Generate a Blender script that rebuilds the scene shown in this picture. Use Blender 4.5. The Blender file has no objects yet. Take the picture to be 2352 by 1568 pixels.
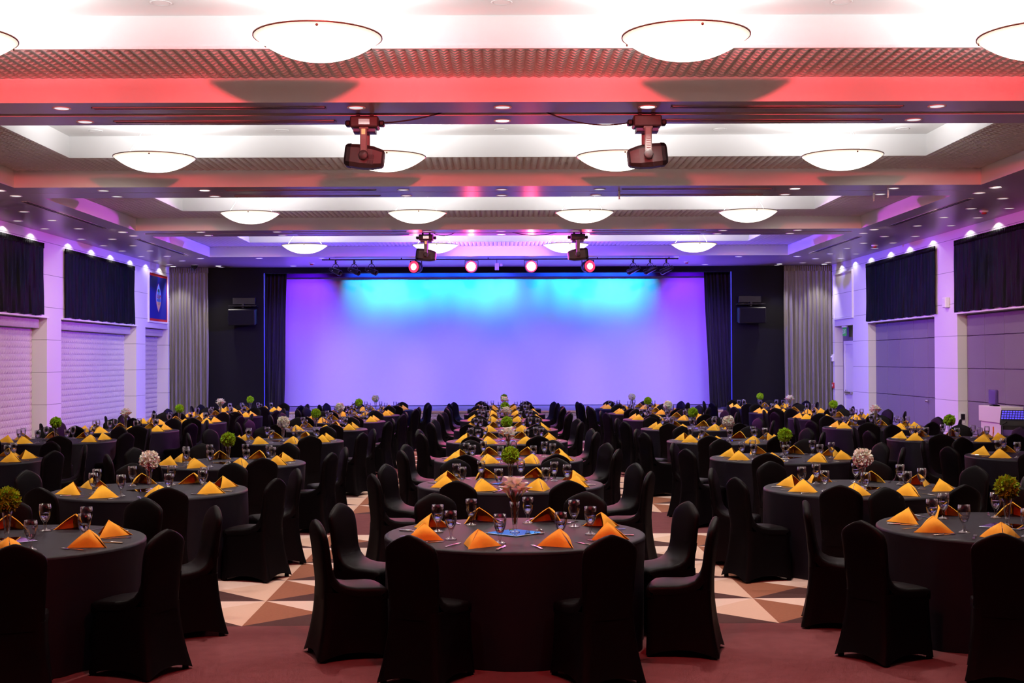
import bpy, math, random
from mathutils import Vector, Matrix, Euler
random.seed(7)
PI = math.pi
scene = bpy.context.scene
COL = scene.collection

# ------------------------------------------------------------------ materials
def principled(name, base, rough=0.6, metal=0.0, spec=0.5, sheen=0.0, trans=0.0, ior=1.45, emit=None, estr=0.0,
               noise=0.0, nscale=30.0, bump=0.0, bscale=200.0, coat=0.0, sss=0.0):
    m = bpy.data.materials.new(name); m.use_nodes = True
    nt = m.node_tree; b = nt.nodes['Principled BSDF']
    b.inputs['Base Color'].default_value = (*base, 1)
    b.inputs['Roughness'].default_value = rough
    b.inputs['Metallic'].default_value = metal
    b.inputs['Specular IOR Level'].default_value = spec
    b.inputs['IOR'].default_value = ior
    b.inputs['Transmission Weight'].default_value = trans
    b.inputs['Coat Weight'].default_value = coat
    if sss:
        b.inputs['Subsurface Weight'].default_value = sss; b.inputs['Subsurface Scale'].default_value = .03
    if sheen:
        b.inputs['Sheen Weight'].default_value = sheen
        b.inputs['Sheen Roughness'].default_value = 0.4
        b.inputs['Sheen Tint'].default_value = (1, 1, 1, 1)
    if emit:
        b.inputs['Emission Color'].default_value = (*emit, 1)
        b.inputs['Emission Strength'].default_value = estr
    if noise or bump:
        tc = nt.nodes.new('ShaderNodeTexCoord')
    if noise:
        n = nt.nodes.new('ShaderNodeTexNoise'); n.inputs['Scale'].default_value = nscale; n.inputs['Detail'].default_value = 3
        nt.links.new(tc.outputs['Object'], n.inputs['Vector'])
        r = nt.nodes.new('ShaderNodeMixRGB'); r.blend_type = 'MIX'
        r.inputs[1].default_value = (*[c * (1 - noise) for c in base], 1)
        r.inputs[2].default_value = (*[min(1, c * (1 + noise)) for c in base], 1)
        nt.links.new(n.outputs['Fac'], r.inputs[0]); nt.links.new(r.outputs[0], b.inputs['Base Color'])
    if bump:
        n2 = nt.nodes.new('ShaderNodeTexNoise'); n2.inputs['Scale'].default_value = bscale
        nt.links.new(tc.outputs['Object'], n2.inputs['Vector'])
        bp = nt.nodes.new('ShaderNodeBump'); bp.inputs['Strength'].default_value = bump; bp.inputs['Distance'].default_value = 0.004
        nt.links.new(n2.outputs['Fac'], bp.inputs['Height']); nt.links.new(bp.outputs[0], b.inputs['Normal'])
    return m

def panel_paint(name, base, rough, lines):
    """painted boards with thin dark joints every .685 m of height"""
    m = principled(name, base, rough)
    nt = m.node_tree; b = nt.nodes['Principled BSDF']
    g = nt.nodes.new('ShaderNodeNewGeometry'); s = nt.nodes.new('ShaderNodeSeparateXYZ')
    nt.links.new(g.outputs['Position'], s.inputs[0])
    a = nt.nodes.new('ShaderNodeMath'); a.operation = 'SUBTRACT'; a.inputs[1].default_value = 0.385 - 0.685 * 3
    nt.links.new(s.outputs['Z'], a.inputs[0])
    w = nt.nodes.new('ShaderNodeMath'); w.operation = 'MODULO'; w.inputs[1].default_value = 0.685
    nt.links.new(a.outputs[0], w.inputs[0])
    l = nt.nodes.new('ShaderNodeMath'); l.operation = 'LESS_THAN'; l.inputs[1].default_value = lines
    nt.links.new(w.outputs[0], l.inputs[0])
    mx = nt.nodes.new('ShaderNodeMixRGB')
    mx.inputs[1].default_value = (*base, 1); mx.inputs[2].default_value = (*[c * 0.22 for c in base], 1)
    nt.links.new(l.outputs[0], mx.inputs[0]); nt.links.new(mx.outputs[0], b.inputs['Base Color'])
    return m

def bowl_glass():
    """opal glass lit from inside, brighter where the lamp sits at the bottom"""
    m = principled('opal_glass_lit', (.8, .76, .68), .3, emit=(1, .90, .72), estr=1.0)
    nt = m.node_tree; b = nt.nodes['Principled BSDF']; tc = nt.nodes.new('ShaderNodeTexCoord'); s = nt.nodes.new('ShaderNodeSeparateXYZ')
    mr = nt.nodes.new('ShaderNodeMapRange'); mr.inputs['From Min'].default_value = -.16; mr.inputs['From Max'].default_value = -.01; mr.inputs['To Min'].default_value = 5.0; mr.inputs['To Max'].default_value = .85
    nt.links.new(tc.outputs['Object'], s.inputs[0]); nt.links.new(s.outputs['Z'], mr.inputs['Value']); nt.links.new(mr.outputs[0], b.inputs['Emission Strength'])
    return m
def clear_glass(name):
    """thin clear glass: see-through face on, mirror-bright towards its edges"""
    m = bpy.data.materials.new(name); m.use_nodes = True; nt = m.node_tree; nt.nodes.remove(nt.nodes['Principled BSDF'])
    t = nt.nodes.new('ShaderNodeBsdfTransparent'); t.inputs[0].default_value = (.97, .97, .98, 1)
    g = nt.nodes.new('ShaderNodeBsdfGlossy'); g.inputs['Roughness'].default_value = .04
    w = nt.nodes.new('ShaderNodeLayerWeight'); w.inputs['Blend'].default_value = .42; mx = nt.nodes.new('ShaderNodeMixShader')
    nt.links.new(w.outputs['Facing'], mx.inputs[0]); nt.links.new(t.outputs[0], mx.inputs[1]); nt.links.new(g.outputs[0], mx.inputs[2])
    nt.links.new(mx.outputs[0], nt.nodes['Material Output'].inputs['Surface']); return m
M = dict(
    spandex=principled('black_stretch_fabric', (.0024, .0013, .0020), .5, spec=.09, noise=.25, nscale=400, bump=.15, bscale=700),
    cloth=principled('black_table_linen', (.0054, .0040, .0090), .55, spec=.24, noise=.15, nscale=300, bump=.2, bscale=500),
    napkin=principled('golden_napkin_linen', (.93, .50, .035), .75, spec=.25, sheen=.1, noise=.06, nscale=60, bump=.25, bscale=600),
    glass=clear_glass('clear_glass'),
    water=principled('still_water', (1, 1, 1), .0, trans=1.0, ior=1.33),
    steel=principled('polished_steel', (.78, .77, .76), .18, metal=1.0),
    mirror=principled('dark_mirror', (.55, .56, .58), .02, metal=1.0),
    green=principled('green_petals', (.30, .52, .02), .6, spec=.25, sss=.3, noise=.35, nscale=14),
    cream=principled('cream_petals', (.97, .88, .80), .7, spec=.2, sss=.5, sheen=.1, noise=.08, nscale=30),
    lily=principled('white_lily_petal', (.96, .90, .86), .6, spec=.2, sss=.5, sheen=.3, noise=.06, nscale=20),
    stalk=principled('green_brown_stalk', (.22, .20, .05), .5, noise=.3, nscale=15),
    pale_stalk=principled('pale_curled_stalk', (.75, .7, .5), .5),
    border=principled('mauve_carpet', (.150, .048, .052), .95, spec=.1, noise=.16, nscale=9, bump=.6, bscale=350),
    beige=principled('beige_carpet', (.60, .41, .32), .95, spec=.1, noise=.05, nscale=40, bump=.5, bscale=350),
    pale=principled('pale_carpet', (.67, .50, .43), .95, spec=.1, noise=.05, nscale=40, bump=.5, bscale=350),
    brown=principled('tan_brown_carpet', (.25, .10, .06), .95, spec=.1, noise=.12, nscale=40, bump=.5, bscale=350),
    dark=principled('dark_brown_carpet', (.070, .032, .031), .95, spec=.1, noise=.15, nscale=40, bump=.5, bscale=350),
    soffit=principled('satin_soffit_paint', (.36, .29, .32), .30, spec=1.0, noise=.03, nscale=3),
    fascia=principled('matte_ceiling_paint', (.83, .80, .78), .8, spec=.2),
    tile=principled('pyramid_tile_paint', (.70, .66, .65), .75, spec=.2),
    white=principled('white_ceiling_paint', (.86, .86, .86), .85, spec=.2),
    wall=panel_paint('white_wall_boards', (.74, .71, .70), .7, .009),
    wallpyr=principled('white_pyramid_panel', (.54, .49, .47), .75, spec=.2),
    fabric=principled('grey_acoustic_fabric', (.20, .165, .205), .9, spec=.1, noise=.08, nscale=120, bump=.4, bscale=400),
    gap=principled('dark_gap', (.02, .018, .02), .9),
    blackwall=principled('matte_black_wall', (.008, .0075, .010), .85, spec=.2),
    stagecloth=principled('black_stage_curtain', (.022, .019, .024), .8, spec=.25, sheen=.25, noise=.2, nscale=60),
    greycloth=principled('grey_velvet_curtain', (.20, .185, .18), .8, spec=.2, sheen=.25, noise=.1, nscale=60),
    blackdrape=principled('black_blackout_fabric', (.0048, .0046, .0046), .5, spec=.07, noise=.2, nscale=60),
    screen=principled('white_screen_fabric', (.85, .85, .85), .9, spec=.1),
    stagefloor=principled('stage_vinyl', (.30, .28, .30), .35, spec=.5, noise=.05, nscale=5),
    wood=principled('pale_wood_nosing', (.62, .47, .32), .5, noise=.12, nscale=12),
    bowl=bowl_glass(),
    rim=principled('dark_bronze_rim', (.12, .07, .045), .4, metal=.6),
    wire=principled('steel_wire', (.8, .8, .8), .3, metal=1),
    lit=principled('lit_downlight_lens', (.9, .9, .9), .3, emit=(1, .98, .94), estr=5.0),
    dim=principled('dim_downlight_lens', (.9, .9, .9), .3, emit=(.95, .97, 1), estr=.75),
    unlit=principled('white_downlight_lens', (.85, .85, .85), .4),
    trim=principled('white_metal_trim', (.8, .8, .8), .4, spec=.4),
    black=principled('black_plastic', (.009, .009, .010), .45, spec=.35),
    charcoal=principled('charcoal_moulded_shell', (.05, .038, .038), .45, spec=.45, noise=.05, nscale=20),
    greyshell=principled('grey_moulded_shell', (.24, .21, .20), .45, spec=.4),
    redglow=principled('red_led_lens', (.3, .02, .02), .3, emit=(1, .02, .07), estr=2.6),
    hotglow=principled('hot_led_core', (.3, .1, .1), .3, emit=(1, .62, .30), estr=10),
    amberled=principled('amber_indicator', (.3, .1, .02), .3, emit=(1, .5, .2), estr=.8),
    blueglow=principled('blue_lit_strip', (.02, .02, .3), .3, emit=(.05, .05, 1), estr=.55),
    flagblue=principled('deep_blue_bunting', (.015, .02, .26), .7, spec=.2),
    flagred=principled('red_bunting', (.55, .03, .035), .7, spec=.2),
    sky=principled('crest_sky', (.25, .55, .85), .6), sea=principled('crest_sea', (.08, .25, .55), .6),
    sand=principled('crest_sand', (.8, .55, .25), .6), palm=principled('crest_palm', (.02, .18, .10), .6),
    doorwhite=principled('white_door_paint', (.75, .72, .72), .5),
    exitgreen=principled('green_exit_panel', (.03, .3, .08), .2, emit=(.05, .8, .2), estr=.12),
    red=principled('red_enamel', (.5, .03, .03), .4),
    orange=principled('orange_cable', (.85, .18, .05), .5),
    conblue=principled('lit_console_keys', (.05, .04, .3), .4, emit=(.12, .08, 1), estr=.9),
    lectern=principled('white_laminate', (.78, .74, .74), .45),
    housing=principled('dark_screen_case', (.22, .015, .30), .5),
    plum=principled('plum_plastic', (.10, .05, .22), .4),
)

for k in ('lit', 'dim', 'redglow', 'hotglow', 'amberled', 'blueglow', 'exitgreen', 'conblue'): M[k].cycles.emission_sampling = 'NONE'
M['bowl'].cycles.emission_sampling = 'NONE'
# ------------------------------------------------------------------ mesh helpers
class MB:
    """collects faces for ONE mesh object"""
    def __init__(self): self.v = []; self.f = []; self.m = []; self.s = []
    def add(self, vs, fs, mi=0, smooth=False):
        o = len(self.v); self.v += [tuple(p) for p in vs]
        for f in fs: self.f.append([o + i for i in f]); self.m.append(mi); self.s.append(smooth)
        return self
    def box(self, x0, x1, y0, y1, z0, z1, mi=0, bot=None):
        vs = [(x0, y0, z0), (x1, y0, z0), (x1, y1, z0), (x0, y1, z0), (x0, y0, z1), (x1, y0, z1), (x1, y1, z1), (x0, y1, z1)]
        self.add(vs, [(0, 3, 2, 1)], mi if bot is None else bot)
        return self.add(vs, [(4, 5, 6, 7), (0, 1, 5, 4), (1, 2, 6, 5), (2, 3, 7, 6), (3, 0, 4, 7)], mi)
    def rbox(self, x0, x1, y0, y1, z0, z1, b=.01, mi=0):
        """box with chamfered edges"""
        xs = (x0, x1); ys = (y0, y1); zs = (z0, z1); vs = []; idx = {}
        for i in (0, 1):
            for j in (0, 1):
                for k in (0, 1):
                    sx = 1 if i == 0 else -1; sy = 1 if j == 0 else -1; sz = 1 if k == 0 else -1
                    X, Y, Z = xs[i], ys[j], zs[k]
                    idx[i, j, k, 'x'] = len(vs); vs.append((X, Y + sy * b, Z + sz * b))
                    idx[i, j, k, 'y'] = len(vs); vs.append((X + sx * b, Y, Z + sz * b))
                    idx[i, j, k, 'z'] = len(vs); vs.append((X + sx * b, Y + sy * b, Z))
        fs = []
        g = lambda i, j, k, a: idx[i, j, k, a]
        for i in (0, 1): fs.append([g(i, 0, 0, 'x'), g(i, 1, 0, 'x'), g(i, 1, 1, 'x'), g(i, 0, 1, 'x')][::(-1 if i == 0 else 1)])
        for j in (0, 1): fs.append([g(0, j, 0, 'y'), g(1, j, 0, 'y'), g(1, j, 1, 'y'), g(0, j, 1, 'y')][::(1 if j == 0 else -1)])
        for k in (0, 1): fs.append([g(0, 0, k, 'z'), g(1, 0, k, 'z'), g(1, 1, k, 'z'), g(0, 1, k, 'z')][::(-1 if k == 0 else 1)])
        for j in (0, 1):
            for k in (0, 1): fs.append([g(0, j, k, 'y'), g(1, j, k, 'y'), g(1, j, k, 'z'), g(0, j, k, 'z')])
        for i in (0, 1):
            for k in (0, 1): fs.append([g(i, 0, k, 'x'), g(i, 1, k, 'x'), g(i, 1, k, 'z'), g(i, 0, k, 'z')])
        for i in (0, 1):
            for j in (0, 1): fs.append([g(i, j, 0, 'x'), g(i, j, 1, 'x'), g(i, j, 1, 'y'), g(i, j, 0, 'y')])
        for i in (0, 1):
            for j in (0, 1):
                for k in (0, 1): fs.append([g(i, j, k, 'x'), g(i, j, k, 'y'), g(i, j, k, 'z')])
        return self.add(vs, fs, mi)
    def loft(self, rings, closed=True, cap0=True, cap1=True, mi=0, smooth=True):
        n = len(rings[0]); vs = [p for r in rings for p in r]; fs = []
        for i in range(len(rings) - 1):
            for j in range(n if closed else n - 1):
                k = (j + 1) % n
                fs.append((i * n + j, i * n + k, (i + 1) * n + k, (i + 1) * n + j))
        self.add(vs, fs, mi, smooth)
        if closed and cap0: self.add(rings[0], [list(range(n))[::-1]], mi, smooth)
        if closed and cap1: self.add(rings[-1], [list(range(n))], mi, smooth)
        return self
    def lathe(self, prof, n=24, c=(0, 0, 0), mi=0, smooth=True, cap0=False, cap1=False):
        rings = [[(c[0] + r * math.cos(2 * PI * k / n), c[1] + r * math.sin(2 * PI * k / n), c[2] + z) for k in range(n)] for r, z in prof]
        return self.loft(rings, True, cap0, cap1, mi, smooth)
    def tube(self, pts, r, n=6, mi=0, taper=None):
        pts = [Vector(p) for p in pts]; rings = []
        for i, p in enumerate(pts):
            t = (pts[min(i + 1, len(pts) - 1)] - pts[max(i - 1, 0)]).normalized()
            a = t.cross(Vector((0, 0, 1)) if abs(t.z) < .9 else Vector((1, 0, 0))).normalized(); b = t.cross(a)
            rr = r if taper is None else r + (taper - r) * i / (len(pts) - 1)
            rings.append([tuple(p + a * rr * math.cos(2 * PI * k / n) + b * rr * math.sin(2 * PI * k / n)) for k in range(n)])
        return self.loft(rings, mi=mi)
    def xform(self, mat, start=0):
        self.v[start:] = [tuple(mat @ Vector(p)) for p in self.v[start:]]; return self
    def mesh(self, name, mats):
        me = bpy.data.meshes.new(name); me.from_pydata(self.v, [], self.f)
        for m in mats: me.materials.append(m)
        me.polygons.foreach_set('material_index', self.m); me.polygons.foreach_set('use_smooth', self.s)
        me.update(); return me
    def build(self, name, mats, parent=None, loc=(0, 0, 0), rz=0.0):
        if not isinstance(mats, (list, tuple)): mats = [mats]
        o = bpy.data.objects.new(name, self.mesh(name, mats)); COL.objects.link(o)
        o.location = loc; o.rotation_euler = (0, 0, rz)
        if parent: o.parent = parent
        return o

def tag(o, label, cat, group=None):
    o['label'] = label; o['category'] = cat
    if group: o['group'] = group
    return o
def thing(name, label, cat, loc=(0, 0, 0), rz=0.0, group=None):
    o = bpy.data.objects.new(name, None); COL.objects.link(o)
    o.location = loc; o.rotation_euler = (0, 0, rz); o.empty_display_size = .1
    return tag(o, label, cat, group)
def structure(name, mb, mats):
    o = mb.build(name, mats); o['kind'] = 'structure'; return o
def copy_tree(src, parent=None):
    c = src.copy(); COL.objects.link(c)
    if parent is not None: c.parent = parent
    for ch in src.children: copy_tree(ch, c)
    return c
def place(proto, loc, rz, label, group=None):
    """first use moves the built thing itself; later uses copy it with its parts"""
    if not proto.get('used'):
        proto['used'] = 1; o = proto
    else:
        o = copy_tree(proto)
    o.location = loc; o.rotation_euler = (0, 0, rz); o['label'] = label
    if group: o['group'] = group
    return o

def sgn(x): return -1.0 if x < 0 else 1.0
def interp(tab, z):
    for (a, b) in zip(tab, tab[1:]):
        if z <= b[0]:
            t = (z - a[0]) / (b[0] - a[0]); t = max(0, t); return [p + (q - p) * t for p, q in zip(a[1:], b[1:])]
    return list(tab[-1][1:])

# ------------------------------------------------------------------ sizes of the hall (metres)
SOF, LEDGE, TOP = 4.69, 4.96, 5.27
XL, XR, YE, YB = -9.54, 9.65, 38.0, -4.0
LIPS = [(8.28, 13.70), (15.00, 20.36), (21.70, 27.16), (28.46, 34.08)]

# ------------------------------------------------------------------ floor with its carpet pattern
fl = MB()
fl.add([(-12, YB, 0), (12, YB, 0), (12, 9.80, 0), (-12, 9.80, 0)], [(0, 1, 2, 3)], 0)
y = 9.80; row = 0
while y < 38.2:
    if row % 7 >= 5:
        fl.add([(-12, y, 0), (12, y, 0), (12, y + 1.014, 0), (-12, y + 1.014, 0)], [(0, 1, 2, 3)], 0)
    else:
        for k in range(-11, 11):
            x = .075 + k * 1.005; a = (x, y, 0); b = (x + 1.005, y, 0); c = (x + 1.005, y + 1.014, 0); d = (x, y + 1.014, 0); e = (x + .5025, y + .507, 0)
            fl.add([a, b, e], [(0, 1, 2)], 4); fl.add([b, c, e], [(0, 1, 2)], 1); fl.add([c, d, e], [(0, 1, 2)], 2); fl.add([d, a, e], [(0, 1, 2)], 3)
    y += 1.014; row += 1
structure('floor', fl, [M['border'], M['beige'], M['pale'], M['brown'], M['dark']])

# ------------------------------------------------------------------ ceiling
CXI = 7.55; LW = 1.27
ce = MB()
ce.box(-10.2, 10.2, YB, LIPS[0][0], SOF, LEDGE + .05, 1, 0)
for sx in (-1, 1):
    ce.box(*sorted((sx * CXI, sx * 10.2)), LIPS[0][0], YE + .3, SOF, LEDGE + .05, 1, 0)
def beam(y0, y1, slot=None):
    if slot is None: ce.box(-CXI, CXI, y0, y1, SOF, LEDGE + .05, 1, 0)
    else:
        ce.box(-CXI, CXI, y0, slot[0], SOF, LEDGE + .05, 1, 0); ce.box(-CXI, CXI, slot[1], y1, SOF, LEDGE + .05, 1, 0)
        ce.box(-CXI, CXI, slot[0], slot[1], SOF + .13, LEDGE + .05, 2)
for i in range(3):
    y0, y1 = LIPS[i][1], LIPS[i + 1][0]; mid = (y0 + y1) / 2
    beam(y0, y1, (mid - .06, mid + .10) if i != 1 else (mid - .015, mid + .015))
beam(LIPS[3][1], YE + .3)
structure('ceiling', ce, [M['soffit'], M['fascia'], M['gap']])

def pyramids(mb, o, ux, uy, nx, ny, h, mi=0):
    """a field of square pyramids: origin o, cell vectors ux/uy, apex height vector h"""
    o = Vector(o); ux = Vector(ux); uy = Vector(uy); h = Vector(h)
    vs = []; fs = []
    for j in range(ny + 1):
        for i in range(nx + 1): vs.append(o + ux * i + uy * j)
    base = len(vs)
    for j in range(ny):
        for i in range(nx):
            vs.append(o + ux * (i + .5) + uy * (j + .5) + h); a = base + j * nx + i
            p = j * (nx + 1) + i; q = p + 1; r = p + nx + 2; s = p + nx + 1
            fs += [(p, q, a), (q, r, a), (r, s, a), (s, p, a)]
    mb.add(vs, fs, mi)
for (y0, y1) in LIPS:
    c = MB(); cell = LW / 12; hv = (0, 0, -.021)
    nx = round(2 * CXI / cell); cx = 2 * CXI / nx
    pyramids(c, (-CXI, y1, LEDGE), (cx, 0, 0), (0, -cell, 0), nx, 12, hv)
    pyramids(c, (-CXI, y0 + LW, LEDGE), (cx, 0, 0), (0, -cell, 0), nx, 12, hv)
    ny = round((y1 - y0 - 2 * LW) / cell); cy = (y1 - y0 - 2 * LW) / ny
    for sx in (-1, 1):
        x0 = -CXI if sx < 0 else CXI - LW
        pyramids(c, (x0, y1 - LW, LEDGE), (cell, 0, 0), (0, -cy, 0), 12, ny, hv)
    structure('ceiling_coffer', c, [M['tile']])
    r = MB(); xi = CXI - LW; a, b = y0 + LW, y1 - LW
    P4 = lambda *p: r.add(p, [(0, 1, 2, 3)], 0)
    P4((-xi, b, LEDGE), (xi, b, LEDGE), (xi, b, TOP), (-xi, b, TOP)); P4((xi, a, LEDGE), (-xi, a, LEDGE), (-xi, a, TOP), (xi, a, TOP))
    P4((-xi, a, LEDGE), (-xi, b, LEDGE), (-xi, b, TOP), (-xi, a, TOP)); P4((xi, b, LEDGE), (xi, a, LEDGE), (xi, a, TOP), (xi, b, TOP))
    P4((-xi, a, TOP), (-xi, b, TOP), (xi, b, TOP), (xi, a, TOP))
    structure('ceiling_recess', r, [M['white']])
    t = MB(); e = .018   # thin bead round the recess edge
    for z in (LEDGE - .012,):
        t.box(-xi - e, xi + e, b - e, b + e, z, z + .03); t.box(-xi - e, xi + e, a - e, a + e, z, z + .03)
        t.box(-xi - e, -xi + e, a + e, b - e, z, z + .03); t.box(xi - e, xi + e, a + e, b - e, z, z + .03)
    structure('trim_%d' % (LIPS.index((y0, y1)) + 1), t, [M['white']])

# ------------------------------------------------------------------ walls
def wall_side(name, X, s, bays, back, ends):
    """s=-1 left, +1 right; bays: list of (y0,y1) openings; wall boards stand on plane X"""
    w = MB(); out = X + s * .6
    def bx(y0, y1, z0, z1, xa=X, xb=out, mi=0):
        w.box(min(xa, xb), max(xa, xb), y0, y1, z0, z1, mi)
    bx(ends[0], ends[1], 2.90, SOF + .3)
    edges = [ends[0]] + [e for b in bays for e in b] + [ends[1]]
    for i in range(0, len(edges), 2): bx(edges[i], edges[i + 1], 0, 2.90)
    for (a, b) in bays:
        w.box(min(back + s * .002, out), max(back + s * .002, out), a, b, 0, 2.90, 0)
    return structure(name, w, [M['wall']])
LB = [(15.0, 20.9), (21.75, 27.6), (28.5, 34.36), (35.25, 37.64)]
wall_side('wall_left', XL, -1, LB, -9.86, (YB, YE + .3))
for i, (a, b) in enumerate(LB):
    p = MB(); nx = max(1, round((b - a) / .134)); cy = (b - a) / nx
    pyramids(p, (-9.858, a, 0), (0, cy, 0), (0, 0, .1335), nx, 20, (.030, 0, 0))
    structure('wall_left_panel', p, [M['wallpyr']])
    v = MB()                                     # textured valance board over the alcove
    v.box(-9.80, -9.70, a, b, 2.69, 2.88)
    nv = round((b - a) / .09); pyramids(v, (-9.699, a, 2.69), (0, (b - a) / nv, 0), (0, 0, .095), nv, 2, (.016, 0, 0))
    structure('trim_%d' % (11 + i), v, [M['wallpyr']])
RB = [(16.5, 21.4), (22.3, 27.45), (28.9, 34.12), (35.6, 37.55)]
wall_side('wall_right', XR, 1, RB, 9.90, (YB, YE + .3))
for i, (a, b) in enumerate(RB[:3]):
    p = MB(); n = 5; zs = [0.0, .385, 1.07, 1.755, 2.44, 2.90]; g = .006
    for k in range(n):
        for z0, z1 in zip(zs, zs[1:]):
            p.rbox(9.845, 9.895, a + (b - a) * k / n + g, a + (b - a) * (k + 1) / n - g, z0 + g, z1 - g, .008)
    structure('wall_right_panel', p, [M['fabric']])
p = MB(); p.box(9.888, 9.90, 35.6, 37.55, 0, 2.90); structure('wall_right_panel', p, [M['fabric']])  # grey sheet standing in for shade at the back of the door recess
# front wall behind the camera closes the hall
bk = MB(); bk.box(-10.2, 10.2, YB - .2, YB, 0, 5.0); structure('wall_front', bk, [M['wall']])
# door in the last bay of the right wall
d = MB(); d.rbox(9.86, 9.90, 36.30, 37.15, 0, 2.38, .004); d.v = [(x - .008, yy, z) for x, yy, z in d.v]; door = structure('door_1', d, [M['doorwhite']])
f = MB()
f.box(9.83, 9.90, 37.15, 37.26, 0, 2.47); f.box(9.83, 9.90, 36.19, 36.30, 0, 2.47); f.box(9.83, 9.90, 36.30, 37.15, 2.38, 2.47)
f.build('door_frame', M['doorwhite'], door)
h = MB(); h.rbox(9.78, 9.83, 36.40, 37.05, .98, 1.05, .01); h.box(9.80, 9.862, 36.95, 37.03, .94, 1.09); h.build('push_bar', M['steel'], door)

# stage wall with its opening, stage platform
OX0, OX1, OZ = -6.84, 6.75, 4.526
w = MB(); w.box(-10.2, OX0, YE, YE + .3, 0, SOF + .3); w.box(OX1, 10.2, YE, YE + .3, 0, SOF + .3); w.box(OX0, OX1, YE, YE + .3, OZ, SOF + .3)
structure('wall_back', w, [M['blackwall']])
w = MB(); w.box(-9.0, 9.0, 43.0, 43.1, 0, 6.2); w.box(-9.0, -8.9, YE + .3, 43.0, 0, 6.2); w.box(8.9, 9.0, YE + .3, 43.0, 0, 6.2); w.box(-9.0, 9.0, YE + .3, 43.1, 6.2, 6.3)
structure('wall_stage_house', w, [M['blackwall']])
s = MB(); s.box(OX0 - .3, OX1 + .3, YE - .02, 42.9, .0, .50, 0); structure('floor_stage', s, [M['stagefloor']])
s = MB(); pyramids(s, (OX0, YE - .03, .0), ((OX1 - OX0) / 100, 0, 0), (0, 0, .1105), 100, 4, (0, -.03, 0)); structure('wall_stage_front', s, [M['wallpyr']])
s = MB(); s.rbox(OX0, OX1, YE - .07, YE + .02, .445, .505, .008); structure('trim_20', s, [M['wood']])
# glowing strips imitating blue light on both edge returns of the stage opening
for x in (OX0, OX1):
    s = MB(); s.box(x - .012, x + .012, YE - .012, YE + .02, .5, OZ); o = s.build('edge_light_strip', M['blueglow'])
    tag(o, 'thin vertical blue light strip edging the stage opening on the %s side' % ('flag-wall' if x < 0 else 'exit-door'), 'light strip', 'stage edge strips')

# screen
sc = thing('projection_screen', 'huge white screen washed in cyan and violet light across the stage', 'screen', (0, 42.3, .5))
s = MB(); s.box(-7.6, 7.4, 0, .02, .02, 4.5); s.build('screen_fabric', M['screen'], sc)
s = MB(); s.rbox(-7.7, 7.5, -.14, -.03, 4.155, 4.5, .02); s.build('screen_housing', M['housing'], sc)

# ------------------------------------------------------------------ curtains
def drape(n_pleats, width, z0, z1, amp, seed, flare=0.0, pinch=True, res=9, lean=0.0):
    """pleated cloth hanging in the local xz plane, both faces"""
    rnd = random.Random(seed); mb = MB(); ph = [rnd.uniform(.75, 1.3) for _ in range(n_pleats + 1)]
    N = n_pleats * res; L = 14; rows = []
    for th in (0, .008):
        for j in range(L + 1):
            v = j / L; z = z0 + (z1 - z0) * v; row = []
            for i in range(N + 1):
                u = i / N; p = u * n_pleats; k = min(int(p), n_pleats - 1)
                a = amp * ph[k] * (1 - .45 * v if pinch else 1)
                yy = a * math.sin(2 * PI * p) + a * .35 * math.sin(4.3 * p + 3 * v + seed)
                xx = width * (u - .5) * (1 + flare * (1 - v)) + .012 * math.sin(9 * p + 2.2 * v * 3) + lean * (1 - v)
                row.append((xx, yy + th, z + .012 * math.sin(p * 2.1 + seed) * (1 - v)))
            rows.append(row)
    mb.loft(rows[:L + 1], closed=False); mb.loft([r[::-1] for r in rows[L + 1:]], closed=False)
    mb.loft([rows[L], rows[-1]], closed=False); mb.loft([rows[L + 1], rows[0]], closed=False)
    return mb
def heading(width, z0, z1, amp, n):
    mb = MB(); N = n * 8; pts = []
    for i in range(N + 1):
        u = i / N; pts.append((width * (u - .5), amp * math.sin(2 * PI * u * n)))
    mb.loft([[(x, y - .012, z0) for x, y in pts], [(x, y - .012, z1) for x, y in pts], [(x, y + .012, z1) for x, y in pts], [(x, y + .012, z0) for x, y in pts], [(x, y - .012, z0) for x, y in pts]], closed=False)
    return mb
def curtain(name, label, loc, rz, width, z0, z1, n, amp, mat, seed, group=None, flare=0, lean=0, hd=.16):
    t = thing(name, label, 'curtain', loc, rz, group)
    drape(n, width, z0, z1 - hd, amp, seed, flare, lean=lean).build('drapery', mat, t)
    heading(width, z1 - hd, z1, amp * .55, n * 2).build('heading', mat, t)
    return t
curtain('grey_curtain', 'full-height pleated grey curtain beside the flag in the stage corner', (-8.97, 37.80, 0), 0, 1.10, .03, 4.68, 11, .05, M['greycloth'], 3, 'grey corner curtains')
curtain('grey_curtain', 'full-height pleated grey curtain in the corner beside the exit door', (8.94, 37.80, 0), 0, 1.38, .03, 4.68, 11, .055, M['greycloth'], 8, 'grey corner curtains')
curtain('stage_curtain', 'black stage curtain gathered at the flag-wall end of the screen', (-6.80, 39.4, 0), 0, .80, .52, 5.2, 7, .05, M['stagecloth'], 5, 'stage side curtains', lean=-.10)
curtain('stage_curtain', 'black stage curtain with blue sheen at the exit-door end of the screen', (6.62, 39.4, 0), 0, .90, .52, 5.2, 8, .05, M['stagecloth'], 6, 'stage side curtains', lean=.16)
wc = 'black curtains over the alcoves'
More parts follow.
